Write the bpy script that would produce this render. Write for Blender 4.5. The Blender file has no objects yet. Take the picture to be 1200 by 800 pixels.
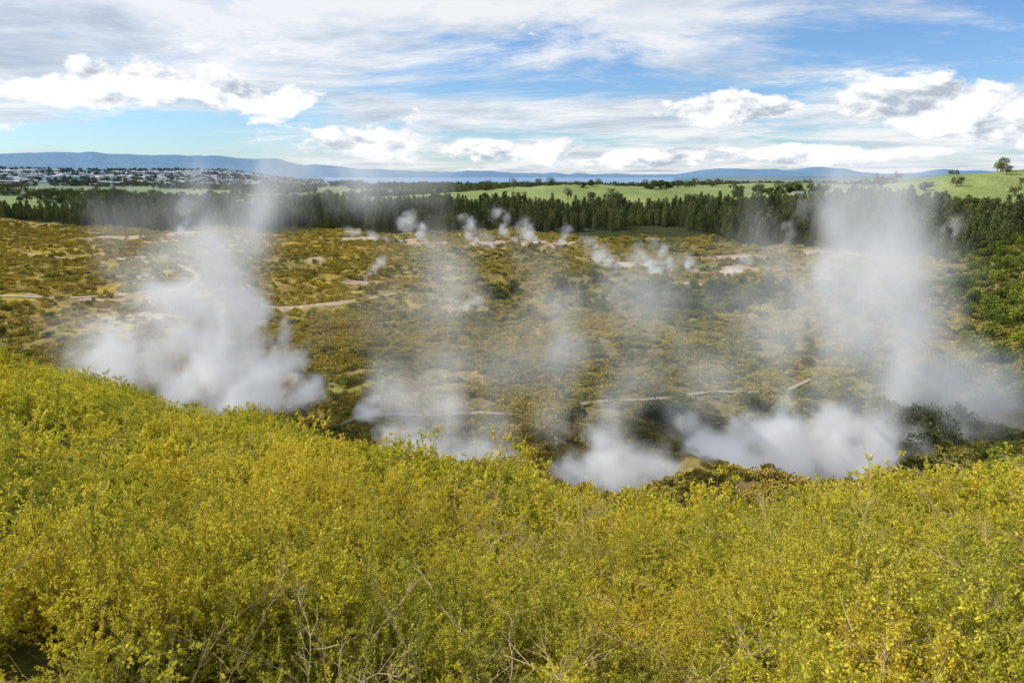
import bpy, math, numpy as np
from mathutils import Vector
R = np.random.RandomState
scene = bpy.context.scene
CAMZ = 35.0
COL = scene.collection

# ------------------------------------------------------------------ noise
def _h(ix, iy, s):
    n = (ix.astype(np.int64)*374761393 + iy.astype(np.int64)*668265263 + s*982451653) & 0xffffffff
    n = ((n ^ (n >> 13))*1274126177) & 0xffffffff
    n = n ^ (n >> 16)
    return (n & 0xffffff)/float(0xffffff)
def vn(x, y, s=0):
    x = np.asarray(x, float); y = np.asarray(y, float)
    ix = np.floor(x); iy = np.floor(y); fx = x-ix; fy = y-iy
    fx = fx*fx*(3-2*fx); fy = fy*fy*(3-2*fy)
    a = _h(ix, iy, s); b = _h(ix+1, iy, s); c = _h(ix, iy+1, s); d = _h(ix+1, iy+1, s)
    return (a*(1-fx)+b*fx)*(1-fy)+(c*(1-fx)+d*fx)*fy
def fbm(x, y, s=0, o=4):
    t = 0; a = .5; n = 0
    for i in range(o):
        t = t+a*vn(x*2**i+i*17.3, y*2**i-i*9.1, s+i); n += a; a *= .5
    return t/n
def ss(a, b, x):
    t = np.clip((x-a)/(b-a), 0, 1); return t*t*(3-2*t)

# ------------------------------------------------------------------ terrain
AZ = np.array([-180, -120, -70, -37.8, -27.7, -14.9, -7.6, 0, 7.7, 18.8, 28.4, 38.9, 70, 120, 180.])
RC = np.array([90, 80, 56, 48, 38, 30, 24, 20, 17, 15, 15, 16, 24, 80, 90.])
DR = np.array([5, 5, 11.2, 11.8, 12.9, 13.1, 11.7, 10.8, 9.7, 8.6, 7.5, 6.95, 6.4, 5, 5.])
PITS = [(-40, 99, 15, 6), (-7, 82, 8, 3.5), (12, 77, 9, 4), (36, 86, 17, 7), (50, 188, 17, 8), (-4, 205, 12, 3), (8, 178, 9, 2)]
def near_profile(x, y):
    r = np.hypot(x, y); az = np.degrees(np.arctan2(x, y))
    rc = np.interp(az, AZ, RC); d = np.interp(az, AZ, DR)
    t = r/rc
    inner = 2.7+(d-2.7)*t
    dr = np.maximum(r-rc, 0)
    outer = d+0.78*dr - 0.78*3*(1-np.exp(-dr/3))+ (d-2.7)/rc*3*(1-np.exp(-dr/3))
    drop = np.where(t < 1, inner, outer)
    amp = ss(1.5, 7, r)
    hum = (fbm(x/2.6, y/2.6, 5, 3)-.5)*1.8*amp + (fbm(x/11., y/11., 9, 2)-.5)*1.0*ss(6, 20, r)
    return CAMZ-drop+hum
def floor_h(x, y):
    r = np.hypot(x, y)
    z = (fbm(x/38., y/38., 21, 4)-.5)*7 + (fbm(x/9., y/9., 31, 3)-.5)*2.6
    for cx, cy, cr, cd in PITS:
        d = np.hypot(x-cx, y-cy)/cr*(1+.25*(fbm(x/6., y/6., 3, 2)-.5))
        z = z-cd*(1-ss(.35, 1.05, d))+.6*np.exp(-((d-1.15)/.2)**2)
    z = z+17*ss(0, 42, x-(.60*y+12))*ss(60, 110, y)*(1-ss(300, 400, y))
    z = z+12*np.exp(-((x+380)/70)**2-((y-420)/60)**2)
    z = z*(1-.6*ss(900, 2000, r))
    z = z+20*np.exp(-((x-70)/230)**2-((y-880)/150)**2)
    z = z+41*np.exp(-((x-530)/230)**2-((y-670)/120)**2)
    z = z+22*np.exp(-((x-430)/300)**2-((y-1100)/200)**2)
    azd = np.degrees(np.arctan2(x, y))
    left = 1-ss(-24, -14, azd); right = ss(11, 18, azd)
    z = z+left*(np.clip((r-1800)/3200., 0, 1.2)**1.2*58)
    z = z+(1-left)*(-14*ss(2600, 3600, r))*(1-right)
    z = z+right*ss(1500, 5000, r)*22
    z = z+ss(11000, 16000, r)*(70+230*(1-ss(-20, -8, azd)) + 260*(fbm(azd/4., azd*0+2, 71, 5)-.4))
    z = z+120*np.exp(-((azd+39)/2.2)**2-((r-6200)/700.)**2)
    return z
def H(x, y):
    x = np.asarray(x, float); y = np.asarray(y, float)
    a = near_profile(x, y); b = floor_h(x, y); k = 3.
    m = np.maximum(a, b)
    return m+k*np.exp(-np.abs(a-b)/k)*.35
def beyond_crest(x, y, add=4.):
    return np.hypot(x, y) > np.interp(np.degrees(np.arctan2(x, y)), AZ, RC)+add

PATHS = {
 'C': [(-150, 190), (-134, 196), (-124, 203), (-119, 214), (-106, 218), (-110, 239), (-137, 275), (-182, 304), (-230, 320)],
 'C2': [(-134, 196), (-160, 200), (-200, 196), (-260, 205)],
 'D': [(-90, 186), (-75, 189), (-62, 186), (-48, 182), (-38, 188), (-20, 215)],
 'A': [(-30, 96), (-22, 97.5), (-15, 99.5), (-8, 98.5), (0, 97)],
 'B': [(11, 104), (18, 106.5), (26, 109), (34, 111), (44, 112), (54, 118)],
}
def path_dist(x, y):
    best = np.full(np.shape(x), 1e9)
    for p in PATHS.values():
        for (ax, ay), (bx, by) in zip(p[:-1], p[1:]):
            dx, dy = bx-ax, by-ay
            t = np.clip(((x-ax)*dx+(y-ay)*dy)/(dx*dx+dy*dy), 0, 1)
            best = np.minimum(best, np.hypot(x-ax-t*dx, y-ay-t*dy))
    return best
BARE = [(-209, 383, 26, 12), (-195, 400, 30, 9), (-70, 385, 26, 9), (0, 357, 42, 12), (26, 345, 20, 9), (50, 272, 13, 9), (80, 262, 17, 8), (-48, 222, 10, 7), (95, 300, 14, 6),
        (-55, 181, 17, 4.2), (-14, 182, 6, 3), (-90, 172, 14, 3), (150, 320, 14, 8), (-130, 245, 5, 12), (-50, 362, 18, 8), (-150, 330, 8, 4), (36, 86, 7, 4), (-124, 198, 16, 4), (60, 225, 5, 4),
        (30, 240, 8, 3.5), (-90, 290, 12, 4), (-160, 300, 10, 5)]
def bare(x, y):
    b = np.zeros(np.shape(x)); n = (fbm(x/7., y/7., 44, 4)-.5)*2.2
    for cx, cy, rx, ry in BARE:
        d = np.hypot((x-cx)/rx, (y-cy)/ry)
        b = np.maximum(b, 1-ss(.55, 1.2, d+n))
    return b
EAZ = [-60, -38, -20, -10, 0, 8, 15, 21, 30, 34, 38, 60]
EY = [520, 470, 440, 452, 440, 412, 375, 335, 305, 270, 235, 220]
EB = [860, 700, 680, 690, 660, 640, 640, 640, 560, 540, 520, 500]
def forest_mask(x, y):
    az = np.degrees(np.arctan2(x, y)); n = (fbm(x/40., y/40., 61, 3)-.5)*80
    return (y > np.interp(az, EAZ, EY)+n) & (y < np.interp(az, EAZ, EB)+n)

def mk_mesh(name, v, f, mats, smooth=False, fm=None):
    me = bpy.data.meshes.new(name)
    me.from_pydata(v.tolist() if hasattr(v, 'tolist') else v, [], f.tolist() if hasattr(f, 'tolist') else f)
    for m in mats: me.materials.append(m)
    if fm is not None: me.polygons.foreach_set('material_index', np.asarray(fm, np.int32))
    if smooth: me.polygons.foreach_set('use_smooth', np.ones(len(me.polygons), bool))
    me.update(); return me
def mk_obj(name, me, parent=None, loc=None, coll=COL):
    o = bpy.data.objects.new(name, me); coll.objects.link(o)
    if parent: o.parent = parent
    if loc is not None: o.location = loc
    return o

# ------------------------------------------------------------------ node helpers
class NT:
    def __init__(s, nt): s.nt = nt; s.n = nt.nodes; s.l = nt.links; s.n.clear()
    def new(s, t, **k):
        nd = s.n.new(t)
        for a, b in k.items(): setattr(nd, a, b)
        return nd
    def put(s, sock, v):
        if isinstance(v, bpy.types.NodeSocket): s.l.new(v, sock)
        elif v is not None: sock.default_value = v
    def M(s, op, a, b=None, c=None, clamp=False):
        nd = s.new('ShaderNodeMath', operation=op, use_clamp=clamp)
        s.put(nd.inputs[0], a); s.put(nd.inputs[1], b)
        if c is not None: s.put(nd.inputs[2], c)
        return nd.outputs[0]
    def V(s, op, a, b=None, sc=None, out=0):
        nd = s.new('ShaderNodeVectorMath', operation=op)
        s.put(nd.inputs[0], a); s.put(nd.inputs[1], b)
        if sc is not None: s.put(nd.inputs['Scale'], sc)
        return nd.outputs[out]
    def noise(s, vec, scale, detail=4, rough=.55, dist=0, out=0):
        nd = s.new('ShaderNodeTexNoise'); s.put(nd.inputs['Vector'], vec)
        nd.inputs['Scale'].default_value = scale; nd.inputs['Detail'].default_value = detail
        nd.inputs['Roughness'].default_value = rough; nd.inputs['Distortion'].default_value = dist
        return nd.outputs[out]
    def mix(s, f, a, b, mode='MIX'):
        nd = s.new('ShaderNodeMix', data_type='RGBA', blend_type=mode)
        s.put(nd.inputs[0], f); s.put(nd.inputs[6], a); s.put(nd.inputs[7], b)
        return nd.outputs[2]
    def mr(s, x, a, b, c=0., d=1., smooth=True):
        nd = s.new('ShaderNodeMapRange', interpolation_type='SMOOTHSTEP' if smooth else 'LINEAR')
        s.put(nd.inputs[0], x)
        for i, q in enumerate((a, b, c, d)): s.put(nd.inputs[i+1], q)
        return nd.outputs[0]
    def comb(s, x, y, z):
        nd = s.new('ShaderNodeCombineXYZ'); s.put(nd.inputs[0], x); s.put(nd.inputs[1], y); s.put(nd.inputs[2], z)
        return nd.outputs[0]
    def ramp(s, f, stops):
        nd = s.new('ShaderNodeValToRGB'); e = nd.color_ramp.elements
        while len(e) < len(stops): e.new(.5)
        for q, (p, c) in zip(e, stops): q.position = p; q.color = (*c, 1)
        s.put(nd.inputs[0], f); return nd.outputs[0]
def rgba(c): return (c[0], c[1], c[2], 1)

def mat(name):
    m = bpy.data.materials.new(name); m.use_nodes = True; return m, NT(m.node_tree)
def simple_mat(name, col, rough=.8, var=.25, scale=3.):
    m, t = mat(name)
    g = t.new('ShaderNodeNewGeometry').outputs['Position']
    n = t.noise(g, scale, 3)
    c = t.mix(n, rgba([q*(1-var) for q in col]), rgba([min(1, q*(1+var)) for q in col]))
    b = t.new('ShaderNodeBsdfPrincipled'); t.put(b.inputs['Base Color'], c); b.inputs['Roughness'].default_value = rough
    o = t.new('ShaderNodeOutputMaterial'); t.l.new(b.outputs[0], o.inputs[0]); return m
def leaf_mat(name, stops, scale, trans=.3, attr=None, tipcol=None, instvar=.35, scale2=None, lvr=(.55, 1.35), xshift=0.):
    m, t = mat(name)
    g = t.new('ShaderNodeNewGeometry').outputs['Position']
    n = t.noise(g, scale, 2, .6)
    rnd = t.new('ShaderNodeObjectInfo').outputs['Random']
    f = t.M('ADD', t.M('MULTIPLY', t.M('SUBTRACT', n, .5), 1.9), .5)
    f = t.M('ADD', f, t.M('MULTIPLY', t.M('SUBTRACT', rnd, .5), instvar))
    if scale2:
        f = t.M('ADD', f, t.M('MULTIPLY', t.M('SUBTRACT', t.noise(g, scale2, 1), .5), .9))
    if xshift:
        sx = t.new('ShaderNodeSeparateXYZ'); t.put(sx.inputs[0], g)
        f = t.M('ADD', f, t.mr(sx.outputs[0], -90, 60, xshift, -xshift))
    c = t.ramp(f, stops)
    if attr:
        a = t.new('ShaderNodeAttribute', attribute_name=attr).outputs['Fac']
        c = t.mix(a, c, rgba(tipcol)) if tipcol else c
        lv = t.new('ShaderNodeAttribute', attribute_name='lv').outputs['Fac']
        k = t.mr(lv, 0, 1, lvr[0], lvr[1], False)
        c = t.mix(1.0, c, t.comb(k, k, k), 'MULTIPLY')
    b = t.new('ShaderNodeBsdfDiffuse'); t.put(b.inputs['Color'], c)
    o = t.new('ShaderNodeOutputMaterial')
    if trans > 0:
        tr = t.new('ShaderNodeBsdfTranslucent'); t.put(tr.inputs[0], c)
        mx = t.new('ShaderNodeMixShader'); mx.inputs[0].default_value = trans
        t.l.new(b.outputs[0], mx.inputs[1]); t.l.new(tr.outputs[0], mx.inputs[2])
        t.l.new(mx.outputs[0], o.inputs[0])
    else: t.l.new(b.outputs[0], o.inputs[0])
    return m

# ------------------------------------------------------------------ ground sheet
def build_ground():
    rr = [0.0, .4]
    while rr[-1] < 30000: rr.append(rr[-1]*1.02+.02)
    rr = np.array(rr)
    az = np.concatenate([np.arange(-180, -60, 3), np.arange(-60, 60, .42), np.arange(60, 180, 3)])
    A, Rr = np.meshgrid(np.radians(az), rr)
    X = Rr*np.sin(A); Y = Rr*np.cos(A); Z = H(X, Y)
    na, nr = len(az), len(rr)
    i, j = np.meshgrid(np.arange(nr-1), np.arange(na), indexing='ij'); j2 = (j+1) % na
    F = np.stack([i*na+j, (i+1)*na+j, (i+1)*na+j2, i*na+j2], -1).reshape(-1, 4)[:, ::-1]
    V = np.stack([X, Y, Z], -1).reshape(-1, 3)
    x, y, z = V.T; r = np.hypot(x, y)
    def c(*q): return np.array(q)[None, :]
    n1 = fbm(x/25., y/25., 91, 4)[:, None]; n2 = fbm(x/6., y/6., 92, 3)[:, None]
    xl = ss(-90, 60, x)[:, None]
    base = (c(.35, .255, .055)*(1-xl)+c(.25, .195, .07)*xl)*(1-ss(.4, .6, n1))+(c(.24, .20, .05)*(1-xl)+c(.17, .15, .055)*xl)*ss(.4, .6, n1)
    base = base*(1-.6*ss(.48, .6, n2))+c(.17, .12, .06)*.6*ss(.48, .6, n2)
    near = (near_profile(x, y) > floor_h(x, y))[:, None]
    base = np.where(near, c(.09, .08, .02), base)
    b = bare(x, y)[:, None]; b = b*(~near)
    base = base*(1-b)+(c(.46, .38, .29)*(1-n2)+c(.30, .20, .13)*n2)*b
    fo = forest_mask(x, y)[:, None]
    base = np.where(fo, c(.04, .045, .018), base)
    far = ss(620, 680, y+0*x)[:, None]*(~fo)
    pn = fbm(x/160., y/160., 55, 3)[:, None]
    past = c(.18, .23, .06)*(1-n1)+c(.26, .28, .09)*n1
    land = np.where(pn > .57, c(.05, .075, .03), past)
    on_hill = (np.exp(-((x-70)/260)**2-((y-880)/190)**2)+np.exp(-((x-530)/290)**2-((y-670)/170)**2) > .2)[:, None]
    land = np.where(on_hill, past*1.0, land)
    far = np.maximum(far, on_hill*(~fo)*ss(500, 520, y)[:, None])
    farn = fbm(x/500., y/500., 57, 4)[:, None]
    land2 = np.where(farn > .5, c(.05, .08, .035), np.where(farn > .42, c(.17, .22, .08), c(.22, .2, .15)))
    k = ss(1800, 2600, r)[:, None]; land = land*(1-k)+land2*k
    base = base*(1-far)+land*far
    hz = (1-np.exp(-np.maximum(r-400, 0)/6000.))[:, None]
    base = base*(1-hz)+c(.14, .25, .38)*hz  # distance haze painted into the ground colour, bluer with range
    m, t = mat('ground_scrubland')
    g = t.new('ShaderNodeNewGeometry').outputs['Position']
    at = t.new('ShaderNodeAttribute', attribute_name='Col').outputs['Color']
    n = t.noise(g, .55, 5, .7); kk = t.mr(n, .3, .7, .5, 1.5, False)
    n5 = t.noise(g, .02, 4, .6); k5 = t.mr(n5, .3, .7, .8, 1.2, False)
    kk = t.M('MULTIPLY', kk, k5)
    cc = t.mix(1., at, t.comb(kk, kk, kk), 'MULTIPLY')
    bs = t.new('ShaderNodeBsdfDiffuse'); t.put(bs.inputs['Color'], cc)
    bp = t.new('ShaderNodeBump'); bp.inputs['Strength'].default_value = .6; bp.inputs['Distance'].default_value = .4
    t.put(bp.inputs['Height'], n); t.l.new(bp.outputs[0], bs.inputs['Normal'])
    o = t.new('ShaderNodeOutputMaterial'); t.l.new(bs.outputs[0], o.inputs[0])
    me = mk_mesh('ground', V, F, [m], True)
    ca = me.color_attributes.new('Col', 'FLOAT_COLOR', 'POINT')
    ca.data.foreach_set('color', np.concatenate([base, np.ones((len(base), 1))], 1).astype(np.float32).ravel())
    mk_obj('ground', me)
build_ground()

# lake
mw, t = mat('lake_water')
b = t.new('ShaderNodeBsdfPrincipled'); b.inputs['Base Color'].default_value = (.16, .28, .42, 1); b.inputs['Roughness'].default_value = .4
o = t.new('ShaderNodeOutputMaterial'); t.l.new(b.outputs[0], o.inputs[0])
vs = []; fs = []
azl = np.radians(np.arange(-15, 19, 1.))
for a in azl:
    vs += [(3000*math.sin(a), 3000*math.cos(a), -7), (15500*math.sin(a), 15500*math.cos(a), -7)]
for i in range(len(azl)-1): fs.append((2*i, 2*i+2, 2*i+3, 2*i+1))
mk_obj('lake', mk_mesh('lake', vs, fs, [mw]))

# ------------------------------------------------------------------ instancing
def lib(name, meshes):
    c = bpy.data.collections.new(name)
    for i, me in enumerate(meshes):
        o = bpy.data.objects.new('%s_%02d' % (name, i), me); c.objects.link(o)
    return c
def scatter(name, pts, rot, scl, idx, coll):
    n = len(pts); me = bpy.data.meshes.new(name)
    me.vertices.add(n); me.vertices.foreach_set('co', np.asarray(pts, np.float32).ravel())
    a = me.attributes.new('rot', 'FLOAT_VECTOR', 'POINT'); a.data.foreach_set('vector', np.asarray(rot, np.float32).ravel())
    a = me.attributes.new('scl', 'FLOAT_VECTOR', 'POINT'); a.data.foreach_set('vector', np.asarray(scl, np.float32).ravel())
    a = me.attributes.new('vi', 'INT', 'POINT'); a.data.foreach_set('value', np.asarray(idx, np.int32))
    ob = mk_obj(name, me)
    nt = bpy.data.node_groups.new(name+'_scatter', 'GeometryNodeTree')
    nt.interface.new_socket('Geometry', in_out='INPUT', socket_type='NodeSocketGeometry')
    nt.interface.new_socket('Geometry', in_out='OUTPUT', socket_type='NodeSocketGeometry')
    N = nt.nodes; L = nt.links
    gi = N.new('NodeGroupInput'); go = N.new('NodeGroupOutput')
    ci = N.new('GeometryNodeCollectionInfo'); ci.inputs['Collection'].default_value = coll
    ci.inputs['Separate Children'].default_value = True; ci.inputs['Reset Children'].default_value = True
    ip = N.new('GeometryNodeInstanceOnPoints'); ip.inputs['Pick Instance'].default_value = True
    def na(nm, dt):
        q = N.new('GeometryNodeInputNamedAttribute'); q.data_type = dt; q.inputs[0].default_value = nm; return q.outputs[0]
    L.new(gi.outputs[0], ip.inputs['Points']); L.new(ci.outputs[0], ip.inputs['Instance'])
    L.new(na('vi', 'INT'), ip.inputs['Instance Index']); L.new(na('rot', 'FLOAT_VECTOR'), ip.inputs['Rotation'])
    L.new(na('scl', 'FLOAT_VECTOR'), ip.inputs['Scale']); L.new(ip.outputs[0], go.inputs[0])
    md = ob.modifiers.new('scatter', 'NODES'); md.node_group = nt
    return ob
def place(name, x, y, smin, smax, coll, nvar, rs, sink=0., tilt=.12, sq=.25, scale_mul=1.):
    n = len(x); z = H(x, y)-sink
    s = rs.uniform(smin, smax, n)*scale_mul
    rot = np.stack([rs.normal(0, tilt, n), rs.normal(0, tilt, n), rs.uniform(0, 6.283, n)], 1)
    sc = np.stack([s, s, s*rs.uniform(1-sq, 1+sq, n)], 1)
    return scatter(name, np.stack([x, y, z], 1), rot, sc, rs.randint(0, nvar, n), coll)

def unit(v): return v/np.maximum(np.linalg.norm(v, axis=-1, keepdims=True), 1e-9)
def leaves(pos, d, L, W, rs):
    n = len(pos); d = unit(d); s = unit(np.cross(d, rs.normal(size=(n, 3))))
    L = np.broadcast_to(L, (n,))[:, None]; W = np.broadcast_to(W, (n,))[:, None]
    v = np.stack([pos, pos+d*L*.5+s*W*.5, pos+d*L, pos+d*L*.5-s*W*.5], 1).reshape(-1, 3)
    f = np.arange(4*n).reshape(n, 4); return v, f
def tube(pts, rad, sides=3):
    pts = np.asarray(pts, float); n = len(pts); v = []; f = []
    for i in range(n):
        d = pts[min(i+1, n-1)]-pts[max(i-1, 0)]; d = d/(np.linalg.norm(d)+1e-9)
        a = np.cross(d, [0.31, .95, .1]); a /= np.linalg.norm(a)+1e-9; b2 = np.cross(d, a)
        for k in range(sides):
            th = 2*math.pi*k/sides; v.append(pts[i]+(a*math.cos(th)+b2*math.sin(th))*rad[i])
    for i in range(n-1):
        for k in range(sides):
            k2 = (k+1) % sides; f.append((i*sides+k, i*sides+k2, (i+1)*sides+k2, (i+1)*sides+k))
    return np.array(v), f
class Acc:
    def __init__(s): s.v = []; s.f = []; s.m = []; s.n = 0; s.tip = []; s.lv = []
    def add(s, v, f, m, tip=None, lv=None):
        v = np.asarray(v); s.v.append(v); s.f += [tuple(q+s.n for q in ff) for ff in (f.tolist() if hasattr(f, 'tolist') else f)]
        s.m += [m]*len(f); s.n += len(v)
        s.tip.append(np.zeros(len(v)) if tip is None else tip); s.lv.append(np.full(len(v), .5) if lv is None else lv)
    def mesh(s, name, mats):
        me = mk_mesh(name, np.concatenate(s.v), s.f, mats, False, s.m)
        for nm, arr in (('tip', s.tip), ('lv', s.lv)):
            a = me.attributes.new(nm, 'FLOAT', 'POINT'); a.data.foreach_set('value', np.concatenate(arr).astype(np.float32))
        return me

# ------------------------------------------------------------------ foreground shrubs
m_leaf = leaf_mat('kanuka_leaf', [(0., (.18, .24, .018)), (.35, (.40, .40, .025)), (.6, (.62, .54, .032)), (1., (.74, .57, .05))], .28, .42, 'tip', (.93, .82, .13), .4, scale2=1.6, lvr=(.7, 1.22))
m_twig = simple_mat('woody_twig', (.26, .19, .09), .85, .35, 9.)
m_dry = simple_mat('dry_twig', (.42, .31, .18), .85, .35, 5.)
def bush(seed, nst=34, ntw=12, nl=30, tall=1., leafL=.020):
    rs = R(seed); A = Acc(); O = []; D = []; Ln = []; T = []
    for i in range(nst):
        a = rs.uniform(0, 6.283); th = math.radians(rs.uniform(3, 78))
        L = rs.uniform(.38, .74)*(1.15 if th < .5 else 1.)
        if rs.rand() < .15: L *= 1.35
        d = np.array([math.sin(th)*math.cos(a), math.sin(th)*math.sin(a), math.cos(th)*tall])
        tt = np.linspace(0, 1, 6)[:, None]
        w = rs.normal(0, .07, 3)
        P = np.array([rs.normal(0, .08), rs.normal(0, .08), 0])+d*L*tt+np.array([0, 0, .18*L])*tt**2+w*np.sin(tt*3.1)
        v, f = tube(P, np.linspace(.006, .0016, 6)); A.add(v, f, 1)
        for k in range(ntw):
            t_ = rs.uniform(.2, 1.0) if k > 2 else 1.
            o = np.array([np.interp(t_, tt[:, 0], P[:, q]) for q in range(3)])
            dd = unit(d*.5+rs.normal(0, .75, 3)+np.array([0, 0, .35])); l = rs.uniform(.05, .18)
            O.append(o); D.append(dd); Ln.append(l); T.append(t_)
            v, f = tube([o, o+dd*l], [.0018, .0009]); A.add(v, f, 1)
    O = np.repeat(np.array(O), nl, 0); D = np.repeat(np.array(D), nl, 0); Ln = np.repeat(Ln, nl); T = np.repeat(T, nl)
    s = rs.uniform(0.05, 1.05, len(O))
    pos = O+D*(Ln*s)[:, None]+rs.normal(0, .006, O.shape)
    v, f = leaves(pos, D*.5+rs.normal(0, .8, O.shape), rs.uniform(.6, 1.3, len(O))*leafL, leafL*.62, rs)
    tip = np.clip((s-.3)*.9, 0, 1)*np.clip(T*1.2-.2, 0, 1)*rs.uniform(.3, 1, len(O))
    A.add(v, f, 0, np.repeat(tip, 4), np.repeat(rs.uniform(0, 1, len(O)), 4))
    return A.mesh('kanuka_bush', [m_leaf, m_twig])
L_near = lib('kanuka_bush', [bush(10+i, 32, 12, 25, [1, 1.1, .85, 1.2, .95][i], .021) for i in range(5)])
L_mid = lib('kanuka_bush_coarse', [bush(30+i, 28, 9, 14, 1., .040) for i in range(4)])

def dry(seed):
    rs = R(seed); A = Acc(); LO = []
    for q in range(4):
        a = rs.uniform(0, 6.283); L = rs.uniform(.8, 1.5); out = rs.uniform(.5, 1.4)
        tt = np.linspace(0, 1, 12)
        P = np.stack([np.cos(a)*out*L*tt**1.4, np.sin(a)*out*L*tt**1.4, L*(tt*1.0-.48*tt**2.4)], 1)
        P += np.cumsum(rs.normal(0, .014, P.shape), 0)
        v, f = tube(P, np.linspace(.0055, .0022, 12)); A.add(v, f, 0)
        for k in range(14):
            i = rs.randint(4, 12); o = P[i]; dd = unit((P[i]-P[i-1])/.1*.8+rs.normal(0, .5, 3)+[0, 0, .25]); l = rs.uniform(.1, .38)
            p2 = o+dd*l*.5+rs.normal(0, .012, 3); p3 = o+dd*l+rs.normal(0, .03, 3)
            v, f = tube([o, p2, p3], [.003, .0022, .0013]); A.add(v, f, 0)
            for z in range(7):
                LO.append((o+dd*l*rs.uniform(.3, 1), dd))
    pos = np.array([q[0] for q in LO]); dd = np.array([q[1] for q in LO])
    v, f = leaves(pos, dd+rs.normal(0, .7, pos.shape), .018, .010, rs)
    A.add(v, f, 1, np.full(len(v), .4), np.repeat(rs.uniform(0, 1, len(pos)), 4))
    return A.mesh('dry_stem', [m_dry, m_leaf])
L_dry = lib('dry_stem', [dry(70+i) for i in range(6)])

rs = R(1)
def near_points(spacing, rmin, rmax_add, azmax=70):
    g = np.arange(-75, 75, spacing); X, Y = np.meshgrid(g, g); X = X.ravel(); Y = Y.ravel()
    X = X+rs.uniform(-.5, .5, len(X))*spacing; Y = Y+rs.uniform(-.5, .5, len(Y))*spacing
    r = np.hypot(X, Y); az = np.degrees(np.arctan2(X, Y)); rc = np.interp(az, AZ, RC)
    k = (r > rmin) & (r < rc+rmax_add) & (np.abs(az) < azmax)
    return X[k], Y[k]
x, y = near_points(.55, 1.6, 6); r = np.hypot(x, y)
k = r < 12
sm = np.clip(.88+.9*(fbm(x/1.9, y/1.9, 310, 2)-.42), .65, 1.25)
place('kanuka_scrub', x[k], y[k], .75, 1.2, L_near, 5, rs, .08, .2, .25, sm[k])
place('kanuka_scrub', x[~k], y[~k], .85, 1.4, L_mid, 4, rs, .08, .2, .25, sm[~k])
x, y = near_points(.62, 2.6, 3); r = np.hypot(x, y); az = np.degrees(np.arctan2(x, y))
dn = fbm(x/3., y/3., 300, 3)+.20*ss(-30, 25, az)-.07-.08*(r < 4)*(az < 5)
k = (dn > .50)
place('dry_stems', x[k], y[k], .65, 1.1, L_dry, 6, rs, .0, .3)

# ------------------------------------------------------------------ basin scrub
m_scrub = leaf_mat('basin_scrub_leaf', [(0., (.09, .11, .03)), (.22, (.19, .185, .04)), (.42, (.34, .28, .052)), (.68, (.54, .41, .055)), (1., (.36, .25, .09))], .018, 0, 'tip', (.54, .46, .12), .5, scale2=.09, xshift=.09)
def clump(seed, n=420, m=None, size=.13, flat=.55, name='scrub_clump'):
    rs = R(seed); A = Acc()
    k = rs.randint(4, 8); C = np.concatenate([rs.normal(0, .28, (k, 2)), rs.uniform(.1, .4, (k, 1))*flat*1.6], 1); Cr = rs.uniform(.2, .42, k)
    c = rs.randint(0, k, n); d = unit(rs.normal(size=(n, 3))); d[:, 2] = np.abs(d[:, 2])
    pos = C[c]+d*Cr[c][:, None]*rs.uniform(.6, 1.05, n)[:, None]*[1, 1, flat*1.3]
    v, f = leaves(pos, d+rs.normal(0, .6, d.shape), rs.uniform(.5, 1.3, n)*size, size*.6, rs)
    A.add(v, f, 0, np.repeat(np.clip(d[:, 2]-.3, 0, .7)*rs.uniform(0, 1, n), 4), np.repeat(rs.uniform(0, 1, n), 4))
    return A.mesh(name, [m or m_scrub])
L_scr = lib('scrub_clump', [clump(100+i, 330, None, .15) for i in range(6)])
rs = R(2)
def basin(n, r0, r1, azm=50):
    r = np.sqrt(rs.uniform(r0*r0, r1*r1, n)); a = np.radians(rs.uniform(-azm, azm, n))
    x = r*np.sin(a); y = r*np.cos(a)
    ok = beyond_crest(x, y) & (bare(x, y) < rs.uniform(.2, .8, n)) & (path_dist(x, y) > 1.3) & (~forest_mask(x, y)) & (y < 560)
    return x[ok], y[ok]
xa, ya = basin(48000, 18, 175); xb, yb = basin(48000, 175, 560)
def drop_noise(x, y, th=.36):
    k = (fbm(x/5., y/5., 400, 3) > th) | (near_profile(x, y) > floor_h(x, y)); return x[k], y[k]
xa, ya = drop_noise(xa, ya, .37); xb, yb = drop_noise(xb, yb, .40)
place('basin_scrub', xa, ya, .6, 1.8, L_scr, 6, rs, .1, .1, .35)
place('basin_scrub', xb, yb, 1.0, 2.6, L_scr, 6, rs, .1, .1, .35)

m_dark = leaf_mat('dark_shrub_leaf', [(0., (.03, .045, .016)), (.4, (.065, .09, .022)), (.7, (.13, .17, .028)), (1., (.28, .30, .04))], .08, 0, 'tip', (.28, .33, .06), .8)
L_dark = lib('dark_shrub', [clump(200+i, 900, m_dark, .10, 1.0, 'dark_shrub') for i in range(5)])
n = 20000; x = rs.uniform(-60, 330, n); y = rs.uniform(45, 420, n)
flank = ss(-8, 14, x-(.60*y+12))*(y < 400)*.5*ss(.3, .55, fbm(x/18., y/18., 12, 3))*1.5
w = flank
for cx, cy, rx, ry, q in [(44, 92, 12, 8, .35), (62, 204, 26, 10, .95), (48, 180, 20, 8, .7), (56, 92, 14, 14, .5), (22, 92, 12, 5, .2), (84, 215, 16, 7, .8), (70, 120, 12, 30, .4), (-4, 208, 16, 5, .4), (20, 215, 10, 5, .3), (90, 170, 14, 20, .3)]:
    w = np.maximum(w, q*np.exp(-((x-cx)/rx)**2-((y-cy)/ry)**2))
ok = (rs.uniform(0, 1, n) < w) & beyond_crest(x, y, 34) & (path_dist(x, y) > 2.5) & (~forest_mask(x, y))
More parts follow.
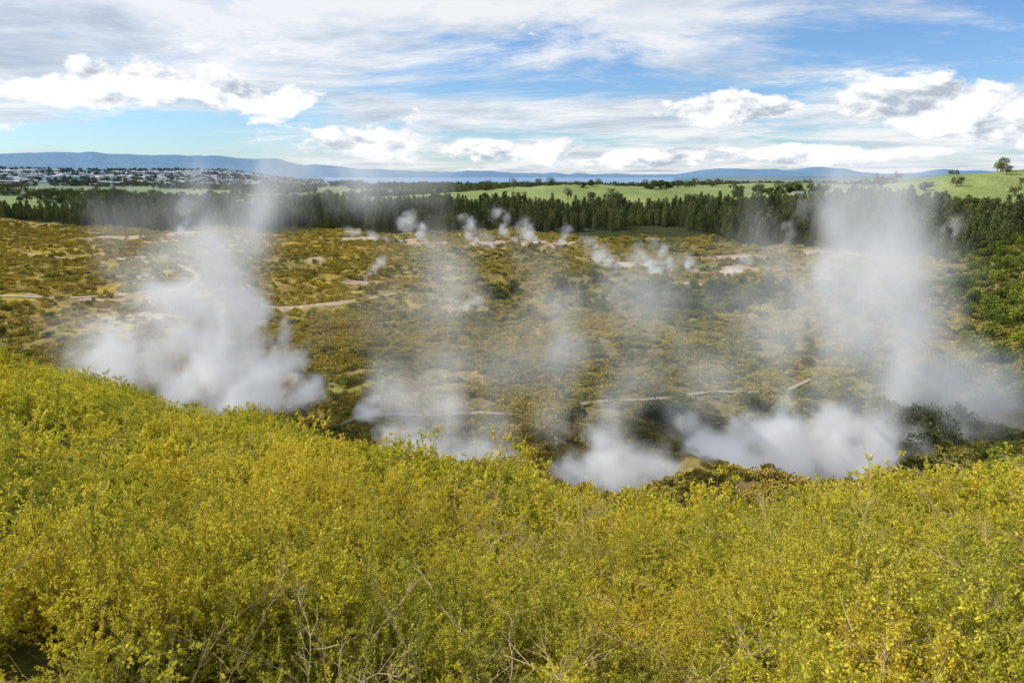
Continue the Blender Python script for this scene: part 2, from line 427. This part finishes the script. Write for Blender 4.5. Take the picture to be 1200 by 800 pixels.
place('dark_shrubs', x[ok], y[ok], 1.5, 4.6, L_dark, 5, rs, .2, .1, .3)
x, y = basin(2000, 100, 420, 45); k = fbm(x/30., y/30., 501, 3) > .54
place('dark_shrubs', x[k], y[k], .9, 2.0, L_dark, 5, rs, .2, .1, .3)

# ------------------------------------------------------------------ pine forest
m_pine = leaf_mat('pine_needles', [(0., (.04, .062, .028)), (.5, (.095, .125, .045)), (1., (.19, .21, .065))], .03, 0, 'tip', (.28, .31, .09), 1.1)
m_bark = simple_mat('bark', (.12, .085, .06), .9, .3, 4.)
def pine(seed):
    rs = R(seed); A = Acc(); Ht = 14*rs.uniform(.9, 1.1)
    tt = np.linspace(0, 1, 6); P = np.stack([rs.normal(0, .08, 6), rs.normal(0, .08, 6), tt*Ht], 1); P[0, :2] = 0
    v, f = tube(P, np.linspace(.22, .03, 6), 5); A.add(v, f, 1)
    O = []; D = []; S = []
    z = 1.6
    while z < Ht*.97:
        q = z/Ht; nb = rs.randint(5, 8); a0 = rs.uniform(0, 6)
        for k in range(nb):
            a = a0+6.283*k/nb+rs.normal(0, .2); L = (2.7*(1-q)**.65+.25)*rs.uniform(.65, 1.15)
            e = np.array([math.cos(a)*L, math.sin(a)*L, L*rs.uniform(.15, .5)]); o = np.array([0, 0, z])
            v, f = tube([o, o+e], [.05, .015]); A.add(v, f, 1)
            for s in np.linspace(.25, 1, max(3, int(L*3))):
                for m in range(2): O.append(o+e*s+rs.normal(0, .15, 3)); D.append(e/L*.6+rs.normal(0, .5, 3)+[0, 0, .4]); S.append(s)
        z += .72*rs.uniform(.8, 1.2)
    O = np.array(O); D = np.array(D); S = np.array(S)
    v, f = leaves(O, D, rs.uniform(.6, 1.1, len(O)), .32, rs)
    A.add(v, f, 0, np.repeat(np.clip(S-.5, 0, 1)*rs.uniform(0, 1, len(O)), 4), np.repeat(rs.uniform(0, 1, len(O)), 4))
    return A.mesh('pine_tree', [m_pine, m_bark])
L_pine = lib('pine_tree', [pine(300+i) for i in range(5)])
rs = R(3)
g = 5.4; X, Y = np.meshgrid(np.arange(-760, 640, g), np.arange(200, 800, g)); X = X.ravel(); Y = Y.ravel()
X = X+rs.uniform(-2.4, 2.4, len(X)); Y = Y+rs.uniform(-2.4, 2.4, len(Y))
k = forest_mask(X, Y) & (fbm(X/50., Y/50., 62, 3) > .41) & (np.abs(np.degrees(np.arctan2(X, Y))) < 48)
X, Y = X[k], Y[k]
place('pine_forest', X, Y, .5, 1.05, L_pine, 5, rs, .2, .02, .15, (.42+1.0*fbm(X/60., Y/60., 63, 3))*(1+.25*ss(150, 300, X)))

# ------------------------------------------------------------------ broadleaf trees
def broad(seed, Ht=10., W=4.5, n=1600, ls=.42, m=None, name='round_tree', base=.25):
    rs = R(seed); A = Acc()
    P = np.array([[0, 0, 0], [.1, .05, Ht*.2], [0, .1, Ht*.45], [.15, 0, Ht*.8]]); v, f = tube(P, [.35, .28, .2, .06], 6); A.add(v, f, 1)
    C = []; Cr = []
    for k in range(13):
        a = rs.uniform(0, 6.283); q = rs.uniform(base, .88); rr_ = W*math.sqrt(max(0.05, 1-((q-.5)/.55)**2))*rs.uniform(.35, .8)
        e = np.array([math.cos(a)*rr_, math.sin(a)*rr_, q*Ht]); o = np.array([0, 0, Ht*rs.uniform(.15, .5)])
        v, f = tube([o, (o+e)/2+[0, 0, .3], e], [.14, .09, .03], 4); A.add(v, f, 1); C.append(e); Cr.append(rs.uniform(.22, .42)*W)
    C = np.array(C); Cr = np.array(Cr); c = rs.randint(0, len(C), n); d = unit(rs.normal(size=(n, 3)))
    pos = C[c]+d*Cr[c][:, None]*rs.uniform(.45, 1.08, n)[:, None]*[1, 1, .8]
    v, f = leaves(pos, d+rs.normal(0, .6, d.shape), rs.uniform(.6, 1.3, n)*ls, ls*.6, rs)
    A.add(v, f, 0, np.repeat(np.clip(d[:, 2], 0, 1)*rs.uniform(0, .6, n), 4), np.repeat(rs.uniform(0, 1, n), 4))
    return A.mesh(name, [m or m_pine, m_bark])
L_br = lib('broadleaf_tree', [broad(400+i, 9, 4, 900, .55) for i in range(4)])
rs = R(4)
n = 22000; r = np.sqrt(rs.uniform(600**2, 2600**2, n)); a = np.radians(rs.uniform(-42, 42, n)); x = r*np.sin(a); y = r*np.cos(a)
hill = np.exp(-((x-70)/260)**2-((y-880)/190)**2)+np.exp(-((x-530)/270)**2-((y-670)/150)**2) > .25
k = (y > 560) & (~forest_mask(x, y)) & np.where(hill, (np.abs(vn(x/70., y/70., 601)-.5) < .05) & (vn(x/40., y/40., 777) > .35), fbm(x/160., y/160., 55, 3) > .54)
place('distant_trees', x[k], y[k], .7, 1.5, L_br, 4, rs, .3, .03, .2)
n = 2600; r = np.sqrt(rs.uniform(2200**2, 5500**2, n)); a = np.radians(rs.uniform(-44, -12, n)); x = r*np.sin(a); y = r*np.cos(a)
m_ft = leaf_mat('hazy_foliage', [(0., (.07, .10, .09)), (1., (.10, .14, .12))], .01, 0)  # leaf colours carry painted distance haze
L_ft = lib('town_tree', [broad(450+i, 10, 6, 300, 1.6, m_ft) for i in range(3)])
k = fbm(x/300., y/300., 602, 3) > .45
place('town_trees', x[k], y[k], .8, 1.8, L_ft, 3, rs, .3, .03, .2)

def zt(x, y): return float(H(np.array([x]), np.array([y]))[0])
tm = [broad(500, 12, 5.5, 4200, .7), broad(501, 10, 4.2, 3600, .6), broad(502, 13, 7.5, 5200, .75)]
for i, (tx, ty, mi, s) in enumerate([(365, 620, 0, .9), (380, 640, 2, .6), (446, 600, 1, 1.1), (462, 606, 0, .9), (170, 860, 2, 1.2), (183, 866, 0, 1.1), (196, 870, 2, .9), (88, 860, 1, 1.), (98, 864, 0, .9), (318, 820, 2, 1.4), (336, 826, 2, 1.5), (352, 815, 0, 1.5), (370, 830, 2, 1.3), (300, 815, 1, 1.2), (395, 835, 0, 1.2), (-30, 740, 0, 1.1), (10, 760, 2, .8), (285, 812, 2, 1.2), (270, 830, 0, 1.2)]):
    o = mk_obj('ridge_tree', tm[mi], None, (tx, ty, zt(tx, ty)-1.2)); o.scale = (s, s, s*.85); o.rotation_euler = (0, 0, i*1.3)

# ------------------------------------------------------------------ houses
m_wall = simple_mat('painted_wall', (.62, .58, .52), .8, .12, .8); m_roof = simple_mat('roof_iron', (.25, .25, .27), .6, .2, .5)
m_glass = simple_mat('window_glass', (.04, .05, .06), .15, .1); m_door = simple_mat('door_paint', (.2, .08, .05), .5, .1)
def box(x0, x1, y0, y1, z0, z1):
    v = [(x, y, z) for x in (x0, x1) for y in (y0, y1) for z in (z0, z1)]
    f = [(0, 1, 3, 2), (4, 6, 7, 5), (0, 4, 5, 1), (2, 3, 7, 6), (0, 2, 6, 4), (1, 5, 7, 3)]
    return np.array(v, float), f
def gable(w, d, h, rh, e=.5):
    v = [(-w/2-e, -d/2-e, h-.1), (w/2+e, -d/2-e, h-.1), (w/2+e, d/2+e, h-.1), (-w/2-e, d/2+e, h-.1), (-w/2-e, 0, h+rh), (w/2+e, 0, h+rh)]
    return np.array(v, float), [(0, 1, 5, 4), (2, 3, 4, 5), (0, 4, 3), (1, 2, 5), (0, 3, 2, 1)]
def house(loc, rotz, w=14, d=8, h=3):
    e = bpy.data.objects.new('farm_house', None); COL.objects.link(e); e.location = loc; e.rotation_euler = (0, 0, rotz)
    v, f = box(-w/2, w/2, -d/2, d/2, -1, h); mk_obj('walls', mk_mesh('walls', v, f, [m_wall]), e)
    v, f = gable(w, d, h+.12, 2.2); mk_obj('roof', mk_mesh('roof', v, f, [m_roof]), e)
    for q in (-w*.33, -w*.12, w*.33):
        v, f = box(q-.8, q+.8, -d/2-.05, -d/2+.02, 1, 2.3); mk_obj('window', mk_mesh('window', v, f, [m_glass]), e)
    v, f = box(w*.08, w*.08+1, -d/2-.05, -d/2+.02, 0, 2.1); mk_obj('door', mk_mesh('door', v, f, [m_door]), e)
for hx, hy, rz in [(328, 800, .2), (352, 806, -.3), (-300, 900, .4), (405, 812, .1)]:
    house((hx, hy, zt(hx, hy)), rz)
hm = []
for i, (cw, cr_) in enumerate([((.42, .43, .44), (.30, .33, .37)), ((.50, .51, .52), (.42, .44, .47)), ((.36, .35, .34), (.3, .27, .26)), ((.46, .49, .53), (.22, .26, .32))]):
    A = Acc(); w, d, h = [(16, 9, 3.2), (22, 12, 4), (13, 9, 5.5), (30, 14, 4.5)][i]
    v, f = box(-w/2, w/2, -d/2, d/2, -2, h); A.add(v, f, 0)
    v, f = gable(w, d, h+.05, 2.4); A.add(v, f, 1)
    for q in (-.3, 0, .3):
        v, f = box(q*w-.8, q*w+.8, -d/2-.06, -d/2+.02, 1, 2.3); A.add(v, f, 2)
    hm.append(A.mesh('town_house', [simple_mat('town_wall', cw, .8, .1, .1), simple_mat('town_roof', cr_, .6, .1, .1), m_glass]))
L_h = lib('town_house', hm)
n = 3000; r = np.sqrt(rs.uniform(2200**2, 5200**2, n)); a = np.radians(rs.uniform(-46, -15, n)); x = r*np.sin(a); y = r*np.cos(a)
k = fbm(x/350., y/350., 603, 3) > .44
place('town_houses', x[k], y[k], .9, 1.5, L_h, 4, rs, 0, 0, .1)

# ------------------------------------------------------------------ paths and boardwalks
m_path = simple_mat('pumice_gravel', (.42, .34, .23), .95, .25, .6); m_wood = simple_mat('weathered_timber', (.36, .30, .20), .85, .3, 2.)
def resample(p, st):
    out = []
    for (ax, ay), (bx, by) in zip(p[:-1], p[1:]):
        n = max(1, int(math.hypot(bx-ax, by-ay)/st))
        for i in range(n): out.append((ax+(bx-ax)*i/n, ay+(by-ay)*i/n))
    out.append(p[-1]); q = np.array(out, float)
    for _ in range(4): q[1:-1] = (q[:-2]+2*q[1:-1]+q[2:])/4
    return q
def ribbon(p, w, th, lift):
    d = np.gradient(p, axis=0); d = unit(d); nrm = np.stack([-d[:, 1], d[:, 0]], 1)
    ww = w*(1+.35*(fbm(p[:, 0]/4., p[:, 1]/4., 810, 2)-.5))[:, None] if lift < .3 else w
    L = p+nrm*ww/2; Rr_ = p-nrm*ww/2; z = H(p[:, 0], p[:, 1])
    z = np.convolve(np.pad(z, 2, 'edge'), np.ones(5)/5, 'valid')+lift
    v = np.concatenate([np.c_[L, z], np.c_[Rr_, z], np.c_[L, z-th], np.c_[Rr_, z-th]]); n = len(p); f = []
    for i in range(n-1):
        f += [(i, n+i, n+i+1, i+1), (i, i+1, 2*n+i+1, 2*n+i), (n+i, 3*n+i, 3*n+i+1, n+i+1)]
    return v, f, L, Rr_, z
for kx, w in (('C', 1.9), ('C2', 1.0), ('D', 1.1)):
    v, f, *_ = ribbon(resample(PATHS[kx], 2.), w, .6, .2); mk_obj('gravel_path', mk_mesh('gravel_path', v, f, [m_path]))
for kx in ('A', 'B'):
    e = bpy.data.objects.new('boardwalk', None); COL.objects.link(e)
    p = resample(PATHS[kx], 1.2); v, f, L, Rr_, z = ribbon(p, .9, .08, .45); mk_obj('deck', mk_mesh('deck', v, f, [m_wood]), e)
    A = Acc()
    for S in (L, Rr_):
        for i in range(0, len(S), 2):
            bv, bf = box(S[i, 0]-.05, S[i, 0]+.05, S[i, 1]-.05, S[i, 1]+.05, z[i]-1.2, z[i]+.25); A.add(bv, bf, 0)
        tv, tf = tube(np.c_[S, z+.12], np.full(len(S), .035), 4); A.add(tv, tf, 0)
    mk_obj('kerb_rails', A.mesh('rails', [m_wood]), e)

# ------------------------------------------------------------------ steam : voxel fog built from billowing puffs
m_steam = bpy.data.materials.new('steam'); m_steam.use_nodes = True; t = NT(m_steam.node_tree)
den = t.new('ShaderNodeAttribute', attribute_name='density').outputs['Fac']
vs_ = t.new('ShaderNodeVolumeScatter'); vs_.inputs['Color'].default_value = (.985, .985, .985, 1); t.put(vs_.inputs['Density'], den)
em = t.new('ShaderNodeEmission'); em.inputs[0].default_value = (.93, .95, .97, 1); t.put(em.inputs[1], t.M('MULTIPLY', den, .25))  # added glow in the steam, stands in for multiply scattered light
ad = t.new('ShaderNodeAddShader'); t.l.new(vs_.outputs[0], ad.inputs[0]); t.l.new(em.outputs[0], ad.inputs[1])
o = t.new('ShaderNodeOutputMaterial'); t.l.new(ad.outputs[0], o.inputs['Volume'])
m_steam.cycles.volume_step_rate = 3.5
def plume(puffs, ns, k=1.3, kv=.45, vox=.5, seed=0., edge=.45):
    """puffs: (x,y,z,radius,density) in world metres; object origin at the first puff."""
    P0 = np.array(puffs[0][:3]); C = np.array([p[:3] for p in puffs])-P0; Rd = np.array([p[3] for p in puffs])
    lo = (C-Rd[:, None]*1.4).min(0); hi = (C+Rd[:, None]*1.4).max(0)
    me = bpy.data.meshes.new('steam_plume'); ob = mk_obj('steam_plume', me, None, tuple(P0))
    nt = bpy.data.node_groups.new('steam_field', 'GeometryNodeTree')
    g = NT(nt)
    nt.interface.new_socket('Geometry', in_out='INPUT', socket_type='NodeSocketGeometry')
    nt.interface.new_socket('Geometry', in_out='OUTPUT', socket_type='NodeSocketGeometry')
    go = g.new('NodeGroupOutput')
    P = g.new('GeometryNodeInputPosition').outputs[0]
    off = g.V('ADD', P, (seed*31.7+5, seed*13.1, seed*7.7))
    if kv == 0: off = g.V('MULTIPLY', off, (1.25, 1.25, .62))
    wc = g.noise(off, ns*.5, 2, .5, 0, 1)
    rm = float(np.mean(Rd))
    Pw = g.V('ADD', P, g.V('SCALE', g.V('SUBTRACT', wc, (.5, .5, .5)), None, rm*1.4))
    n = g.noise(off, ns, 6, .64, .4)
    disp = g.M('MULTIPLY', g.M('SUBTRACT', n, .5), k*2)
    if kv > 0:
        vo = g.new('ShaderNodeTexVoronoi', feature='SMOOTH_F1'); g.put(vo.inputs['Vector'], g.V('ADD', Pw, (seed, 3, 1))); vo.inputs['Scale'].default_value = ns*1.7
        disp = g.M('ADD', disp, g.M('MULTIPLY', g.M('SUBTRACT', .45, vo.outputs[0]), kv*2))
    tot = None
    for (cx, cy, cz), p in zip(C, puffs):
        d = g.V('LENGTH', g.V('SUBTRACT', Pw, (float(cx), float(cy), float(cz))), None, None, 1)
        d = g.M('DIVIDE', d, float(p[3]))
        s = g.M('ADD', g.M('SUBTRACT', .85, d), disp)
        e = g.M('MULTIPLY', g.mr(s, 0., edge), g.mr(d, 1.38, .7))
        e = g.M('MULTIPLY', e, float(p[4]))
        if kv > 0: tot = e if tot is None else g.M('MAXIMUM', tot, e)
        else: tot = e if tot is None else g.M('SQRT', g.M('ADD', g.M('MULTIPLY', tot, tot), g.M('MULTIPLY', e, e)))
    vc = g.new('GeometryNodeVolumeCube'); g.put(vc.inputs['Density'], tot)
    vc.inputs['Min'].default_value = tuple(lo); vc.inputs['Max'].default_value = tuple(hi)
    for q, nm in enumerate('XYZ'): vc.inputs['Resolution '+nm].default_value = int(np.clip((hi[q]-lo[q])/vox, 12, 160))
    sm = g.new('GeometryNodeSetMaterial'); sm.inputs['Material'].default_value = m_steam
    g.l.new(vc.outputs[0], sm.inputs[0]); g.l.new(sm.outputs[0], go.inputs[0])
    ob.modifiers.new('steam', 'NODES').node_group = nt
# left plume: dense body drifting left, then a soft column bending right
plume([(-31, 98, 2.5, 6.2, .6), (-37, 98, 6, 8, .6), (-45, 99, 7.5, 9, .48), (-54, 101, 7, 8.5, .30), (-42, 100, 15, 7.2, .28), (-49, 102, 15, 7, .2), (-34, 99, 11, 4.5, .35), (-42, 96, 2, 6, .4), (-50, 98, 3, 6, .3), (-61, 102, 6, 7.5, .15)], .12, 1.4, .38, .5, 1, .75)
plume([(-60, 103, 9, 10, .13), (-69, 106, 10, 9, .07), (-52, 103, 15, 10, .12), (-44, 101, 21, 9.5, .17), (-41, 102, 26, 9, .15), (-36, 102, 31, 9, .15), (-30, 102, 35.5, 9.5, .13), (-22, 102, 38, 9.5, .09), (-13, 103, 37.5, 9, .055), (-54, 104, 23, 8, .09), (-57, 106, 29, 7, .06)], .09, 1.4, 0, .9, 11, 1.1)
plume([(-21, 94, 1.0, 2.3, .5), (-20, 94, 3, 1.8, .3)], .4, 1.4, .3, .25, 2, .6)
plume([(-16, 83, 1.5, 3.6, .26), (-10.5, 81, .5, 4.8, .34), (-5, 80, -.5, 5, .36), (-.5, 78.5, -1.5, 4.8, .34), (4, 77, -2.5, 4.4, .3), (-8, 82, 4.5, 4.5, .15)], .2, 1.45, .35, .4, 3, .85)
plume([(-9, 84, 7, 8, .11), (-8, 85, 13, 8.5, .09), (-9, 86, 19, 8.5, .075), (-10, 87, 25, 7.5, .045), (-1, 85, 5, 8, .09), (2, 88, 12, 8, .045), (-17, 88, 8, 7, .05)], .11, 1.4, 0, .8, 13, 1.1)
plume([(9, 75, .5, 5.2, .36), (13, 74, 0, 5.8, .42), (18, 74, -1.5, 5.2, .38), (11, 77, 5, 5, .2), (23, 77, 0, 4.2, .26), (6, 74, -2, 4, .3)], .2, 1.4, .35, .4, 4, .85)
plume([(10, 78, 8.5, 8, .14), (8, 80, 14, 8.5, .11), (6, 81, 19.5, 8.5, .08), (15, 81, 10, 8, .11), (22, 83, 7, 8, .10), (4, 83, 25, 7, .045), (17, 84, 17, 8.5, .06)], .11, 1.4, 0, .8, 14, 1.1)
plume([(35, 82, .5, 8, .62), (40, 82, 1.5, 6.2, .62), (45, 81, -.5, 6.2, .58), (29, 80, -1, 6.4, .52), (24, 79, -2, 5.6, .45), (50, 83, -.5, 6.2, .42), (23, 86, 3, 2.4, .3), (36, 78, -3, 6, .5), (57, 84, -.5, 6, .28)], .14, 1.35, .38, .45, 5, .7)
plume([(42, 88, 8, 12, .13), (45, 89, 14.5, 13, .14), (47, 90, 20.5, 13, .14), (47, 90, 26.5, 12.5, .135), (47, 91, 32.5, 10.5, .12), (37, 90, 15, 10, .09), (37, 92, 24, 9, .07), (57, 92, 4, 11.5, .15), (67, 94, 3, 10.5, .12), (57, 92, 12, 11, .13), (58, 94, 20, 10, .10), (73, 96, 0, 9, .08), (29, 90, 7, 9, .07)], .08, 1.4, 0, .95, 15, 1.1)
plume([(20, 100, 8, 15, .018), (0, 105, 9, 14, .014), (-22, 108, 9, 13, .016), (40, 115, 10, 16, .022), (62, 112, 14, 15, .022), (28, 100, 18, 12, .014)], .06, 1.4, 0, 1.3, 16, 1.2)
# fumaroles across the basin
rs = R(9)
for i, (x, y, h, r0, lean, dn) in enumerate([(-48, 222, 8, 2.6, 5, .5), (-46, 362, 12, 5, -8, .45), (-66, 366, 5, 5, -20, .22), (-16, 338, 13, 4, -6, .4), (-1, 336, 15, 4.2, -4, .45), (11, 342, 9, 5, -6, .35), (24, 336, 8, 3.6, 3, .3),
      (53, 243, 8, 4, -8, .5), (42, 262, 7, 5, -12, .25), (62, 268, 9, 3.6, -5, .35), (80, 250, 6, 2.8, 5, .5), (70, 256, 5, 3.6, -6, .28), (-13, 181, 2.8, 2.4, 4, .5), (38, 300, 8, 2.8, -6, .3), (-176, 372, 18, 6, 3, .13), (185, 298, 13, 6, 6, .14), (136, 340, 20, 5.5, 6, .07), (-8, 330, 6, 7, -12, .08), (60, 255, 5, 8, -12, .07)]):
    z0 = zt(x, y); n = 6; pf = []
    for j in range(n):
        q = j/(n-1.); pf.append((x+lean*q**1.3+rs.normal(0, .25)*r0, y+rs.normal(0, .2)*r0, z0+.3+h*q**.9, r0*(.45+.75*q)*rs.uniform(.85, 1.15), dn*(1-.8*q)))
    plume(pf, .9/r0, 1.7, .2, r0/5., 20+i, .9)

# ------------------------------------------------------------------ sky
SUN_EL, SUN_AZ = math.radians(42), math.radians(-82)
w = bpy.data.worlds.new('World'); scene.world = w; w.use_nodes = True; t = NT(w.node_tree)
sky = t.new('ShaderNodeTexSky', sky_type='NISHITA', sun_disc=False, sun_elevation=SUN_EL, sun_rotation=SUN_AZ, air_density=1., dust_density=.3, ozone_density=2.)
D = t.new('ShaderNodeTexCoord').outputs['Generated']; D = t.V('NORMALIZE', D)
sp = t.new('ShaderNodeSeparateXYZ'); t.put(sp.inputs[0], D); X, Y, Z = sp.outputs
hl = t.M('SQRT', t.M('ADD', t.M('MULTIPLY', X, X), t.M('MULTIPLY', Y, Y)))
az = t.M('MULTIPLY', t.M('ARCTAN2', X, Y), 57.2958); el = t.M('MULTIPLY', t.M('ARCTAN2', Z, hl), 57.2958)
def gauss(a0, e0, sa, se):
    p = t.M('DIVIDE', t.M('SUBTRACT', az, a0), sa); p = t.M('MULTIPLY', p, p)
    q = t.M('DIVIDE', t.M('SUBTRACT', el, e0), se); q = t.M('MULTIPLY', q, q)
    return t.M('EXPONENT', t.M('MULTIPLY', t.M('ADD', p, q), -1.))
zc = t.M('ADD', t.M('MAXIMUM', Z, 0.), .085)
px = t.M('DIVIDE', X, zc); py = t.M('DIVIDE', Y, zc)
Pl = t.comb(t.M('ADD', t.M('MULTIPLY', px, .8), t.M('MULTIPLY', py, .15)), py, 3.1)
n1 = t.noise(Pl, .75, 6, .66, .35)
n1b = t.noise(t.V('ADD', Pl, (9.3, 4.1, 2)), .28, 1, .5)
cov = t.M('ADD', t.M('MULTIPLY', n1, .70), t.M('MULTIPLY', n1b, .30))
for g_, k_ in ((gauss(25, 9.0, 13, 2.4), -.13), (gauss(38, 10, 7, 4), -.10), (gauss(-28, 2.4, 20, 1.1), -.17), (gauss(-20, 11, 28, 2.5), .09), (gauss(0, 4, 18, 1.6), .05), (gauss(8, 6.3, 12, .9), -.09)):
    cov = t.M('ADD', cov, t.M('MULTIPLY', g_, k_))
a1 = t.mr(cov, .40, .55)
sh = t.noise(t.V('ADD', Pl, (3, 7.15, 1)), .95, 5, .66, .3)
c1 = t.ramp(sh, [(.34, (.52, .59, .68)), (.48, (.80, .845, .905)), (.57, (1.0, 1.0, 1.0))])
Cv = t.comb(t.M('MULTIPLY', az, .15), t.M('MULTIPLY', el, .30), 1.7)
n2 = t.noise(Cv, 1.35, 6, .60, .15)
n2u = t.noise(t.V('ADD', Cv, (-.10, .20, 0)), 1.35, 4, .6, .15)
g = None
for q in (gauss(-27, 6.6, 6, 2.0), gauss(-33, 5.7, 8, 1.3), gauss(-20, 5.5, 4.8, 1.5), gauss(30, 4.6, 8, 2.0), gauss(17, 4.8, 8, 1.2), gauss(1, 1.9, 8, 1.2), gauss(10, 1.2, 8, .9), gauss(-40, 3.8, 4, 1.3), gauss(38, 2.4, 6, 1.4), gauss(-11, 2.4, 7, 1.8), gauss(24, 1.5, 8, .9)):
    g = q if g is None else t.M('MAXIMUM', g, q)
fld = t.M('ADD', t.M('MULTIPLY', g, .86), t.M('MULTIPLY', t.M('SUBTRACT', n2, .5), 2.1))
a2 = t.mr(fld, .36, .58)
lit = t.M('ADD', t.M('MULTIPLY', t.M('SUBTRACT', n2, n2u), 3.0), t.M('MULTIPLY', t.M('SUBTRACT', fld, .5), -.12))
c2 = t.ramp(t.M('ADD', lit, .54), [(.15, (.48, .54, .62)), (.38, (.78, .82, .87)), (.55, (1., 1., 1.))])
skc = t.mix(1., sky.outputs[0], (.70, .92, 1.20, 1), 'MULTIPLY')
bg0 = t.new('ShaderNodeBackground'); t.l.new(skc, bg0.inputs[0]); bg0.inputs[1].default_value = .12
bg1 = t.new('ShaderNodeBackground'); t.put(bg1.inputs[0], c1); bg1.inputs[1].default_value = .96
bg2 = t.new('ShaderNodeBackground'); t.put(bg2.inputs[0], c2); bg2.inputs[1].default_value = 1.03
m1 = t.new('ShaderNodeMixShader'); t.put(m1.inputs[0], t.M('MULTIPLY', a1, .88)); t.l.new(bg0.outputs[0], m1.inputs[1]); t.l.new(bg1.outputs[0], m1.inputs[2])
m2 = t.new('ShaderNodeMixShader'); t.put(m2.inputs[0], a2); t.l.new(m1.outputs[0], m2.inputs[1]); t.l.new(bg2.outputs[0], m2.inputs[2])
o = t.new('ShaderNodeOutputWorld'); t.l.new(m2.outputs[0], o.inputs[0])

sl = bpy.data.lights.new('sun', 'SUN'); sl.energy = 5.0; sl.angle = math.radians(.5); sl.color = (1, .95, .86)
so = bpy.data.objects.new('sun', sl); COL.objects.link(so)
S = Vector((math.sin(SUN_AZ)*math.cos(SUN_EL), math.cos(SUN_AZ)*math.cos(SUN_EL), math.sin(SUN_EL)))
so.rotation_euler = S.to_track_quat('Z', 'Y').to_euler(); so.location = (0, -20, 80)

cam = bpy.data.cameras.new('camera'); co = bpy.data.objects.new('camera', cam); COL.objects.link(co)
co.location = (0, 0, CAMZ); co.rotation_euler = (math.radians(90-13.7), 0, 0)
cam.lens = 24; cam.sensor_width = 36; cam.clip_start = .1; cam.clip_end = 60000
cam.dof.use_dof = True; cam.dof.focus_distance = 30; cam.dof.aperture_fstop = 4.5
scene.camera = co
scene.view_settings.view_transform = 'Standard'; scene.view_settings.look = 'None'; scene.view_settings.exposure = 0
